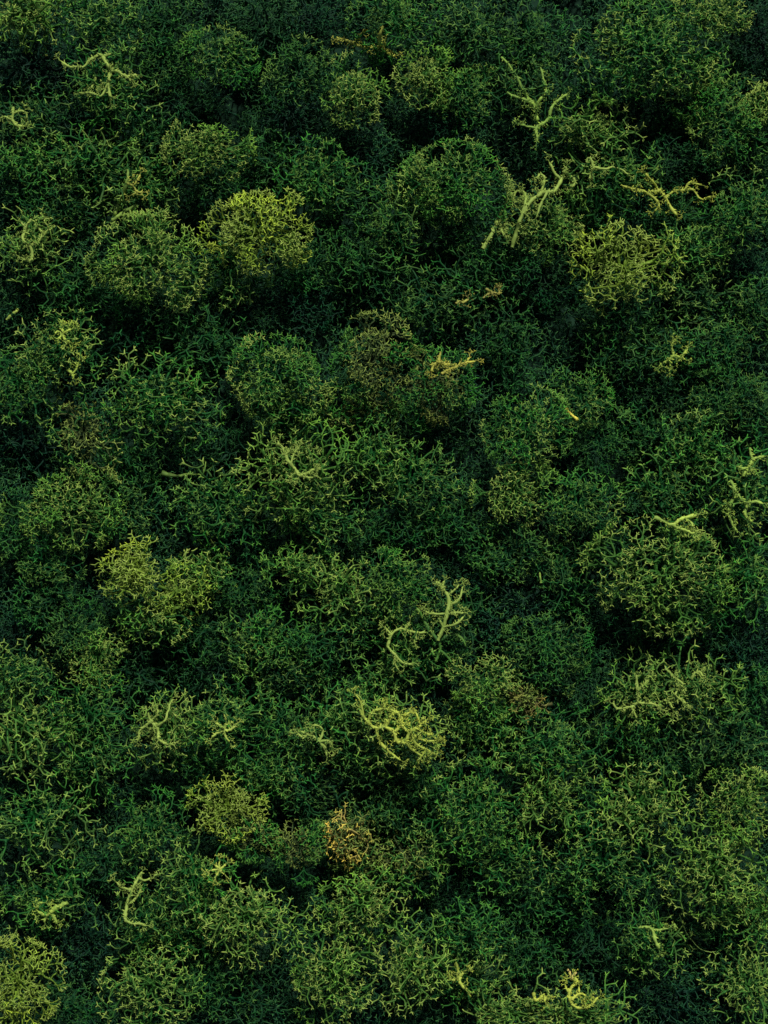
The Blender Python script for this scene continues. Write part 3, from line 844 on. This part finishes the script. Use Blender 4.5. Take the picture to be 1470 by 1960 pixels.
antler('lichen_branch', A, 'knobbly yellow branchlet with swollen joints at the top edge', (.32,.35,.07), 14, [
 (3, 4, [(699,58),(688,70),(680,80),(674,82)]),
 (4, 2, [(674,82),(655,75),(645,76)]),
 (4, 3, [(674,82),(686,88),(700,91)]),
 (3, 5, [(733,50),(728,65),(726,78),(729,88)]),
 (5, 2.5, [(729,88),(738,96),(747,105),(758,107)]),
 (4, 2, [(729,88),(716,90),(708,92)]),
])
antler('lichen_branch', A, 'hanging dark green stringy branches over the hollow at the upper right', (.13,.27,.055), 12, [
 (3, 4, [(990,146),(996,162),(1004,177),(1013,190),(1023,201),(1026,216),(1029,231)]),
 (3, 3, [(970,177),(988,186),(1004,190),(1023,201)]),
 (3, 3, [(1035,129),(1040,150),(1046,172),(1036,188),(1023,201)]),
 (4, 3, [(1052,225),(1054,210),(1060,200),(1074,188),(1086,180)]),
 (4, 3, [(1052,225),(1040,236),(1026,245),(1027,258),(1028,272)]),
 (3, 2, [(1026,245),(1012,243),(998,238)]),
 (3, 2, [(960,110),(975,125),(982,140)]),
])
antler('lichen_branch', A, 'pale crooked branches around the dark hole at the lower right', 'a', 14, [
 (3, 3, [(1218,1293),(1219,1308),(1220,1320),(1221,1332),(1222,1344),(1235,1346),(1249,1347),(1262,1355)]),
 (3, 2.5, [(1273,1279),(1282,1288),(1290,1296),(1307,1310),(1298,1320),(1293,1330),(1304,1340),(1313,1347)]),
 (3, 2.5, [(1181,1357),(1195,1355),(1208,1354),(1214,1364),(1218,1375)]),
 (3, 2.5, [(1222,1344),(1214,1350),(1208,1354)]),
 (2.5, 2, [(1270,1340),(1282,1345),(1288,1358)]),
 (3, 2.5, [(1324,1300),(1330,1288),(1340,1287),(1346,1296)]),
 (2.5, 2, [(1220,1320),(1232,1312),(1240,1300)]),
 (3, 2, [(1181,1357),(1172,1345)]),
])
antler('lichen_branch', A, 'tall pale forks at the right edge in the middle height', (.19,.34,.07), 16, [
 (3, 4, [(1436,857),(1437,868),(1439,880),(1432,896),(1420,912)]),
 (3.5, 3, [(1439,880),(1450,876),(1465,874)]),
 (3, 3, [(1409,891),(1420,896),(1432,896)]),
 (3, 4, [(1398,918),(1404,930),(1410,944),(1420,956),(1429,966),(1426,984),(1440,1000)]),
 (3, 3, [(1410,944),(1395,975),(1400,1000),(1412,1018)]),
 (3, 2.5, [(1429,966),(1445,960),(1462,965)]),
])
antler('lichen_branch', A, 'bright star of yellow twigs on the rounded cushion at the left', (.24,.36,.06), 14, [
 (3.5, 2, [(118,640),(110,634),(104,640)]),
 (3.5, 2, [(118,640),(120,628)]),
 (3.5, 2, [(118,640),(128,634),(136,630)]),
 (3.5, 2, [(118,640),(126,650),(133,654)]),
 (3.5, 2, [(118,640),(112,650)]),
 (3, 2.5, [(130,708),(138,716),(141,725)]),
 (3, 2, [(138,716),(146,706),(150,696)]),
])
antler('lichen_branch', A, 'bright knot of curved forks on the big coarse cushion left of the middle', 'a', 14, [
 (4, 3, [(556,888),(566,900),(574,910),(588,906),(600,898)]),
 (3, 2.5, [(574,910),(590,914),(606,912),(606,900)]),
 (3.5, 2.5, [(556,888),(545,870),(540,856),(530,848)]),
 (3, 2.5, [(556,888),(562,870),(572,856)]),
 (3, 2, [(545,870),(556,862)]),
 (3, 2, [(574,910),(566,922),(545,918)]),
])
antler('lichen_branch', A, 'pale spreading fork on the dark cushion at the right', (.20,.32,.06), 14, [
 (3.5, 3, [(1280,692),(1284,686),(1290,680),(1300,684),(1312,688)]),
 (3, 2, [(1284,686),(1282,700),(1281,712)]),
 (3, 2.5, [(1290,680),(1286,666),(1288,655)]),
 (3, 2, [(1300,684),(1310,676),(1316,668)]),
 (3, 2, [(1284,686),(1270,694),(1262,700)]),
])
antler('lichen_branch', A, 'big pale cross of twigs on the green cushion at the lower left', (.24,.36,.08), 12, [
 (3.5, 2, [(429,1398),(420,1388),(412,1384)]),
 (3.5, 2, [(429,1398),(432,1384)]),
 (3.5, 2, [(429,1398),(442,1396),(452,1388)]),
 (3.5, 2, [(429,1398),(432,1410),(440,1420)]),
 (3.5, 2, [(429,1398),(415,1404),(405,1412)]),
])
antler('lichen_branch', A, 'bright eight armed star of twigs on the round cushion with a dark slit', (.30,.40,.08), 14, [
 (3.2, 2, [(420,1664),(412,1656)]), (3.2, 2, [(420,1664),(420,1650)]), (3.2, 2, [(420,1664),(432,1656)]),
 (3.2, 2, [(420,1664),(430,1674)]), (3.2, 2, [(420,1664),(414,1678)]), (3.2, 2, [(420,1664),(404,1666)]),
])
antler('lichen_branch', A, 'arching branch over the pale tipped cushion at the lower right', (.15,.28,.06), 14, [
 (3, 4, [(1222,1776),(1235,1774),(1247,1778),(1252,1790),(1256,1804),(1262,1816)]),
 (3, 2, [(1247,1778),(1262,1780),(1280,1776)]),
])
antler('torn_stub', 'stub', 'torn pale green stub at the left edge beside the dark gap', (.26,.36,.08), 14, [
 (3, 4.5, [(12,612),(22,604),(30,597),(34,592)]),
], twigs=False)
antler('lichen_branch', A, 'bent yellow fork on the cushion right of the twin domes', (.26,.34,.06), 14, [
 (3, 3.5, [(872,1842),(876,1856),(880,1868),(880,1880),(890,1894)]),
 (3, 2, [(880,1868),(870,1876),(860,1874)]),
 (3, 2, [(880,1868),(888,1862)]),
])
antler('lichen_branch', A, 'thin upright stub beside the small knob of cushion right of the middle', (.13,.26,.05), 20, [
 (3, 2.5, [(1035,1116),(1034,1106),(1033,1096)]),
], twigs=False)
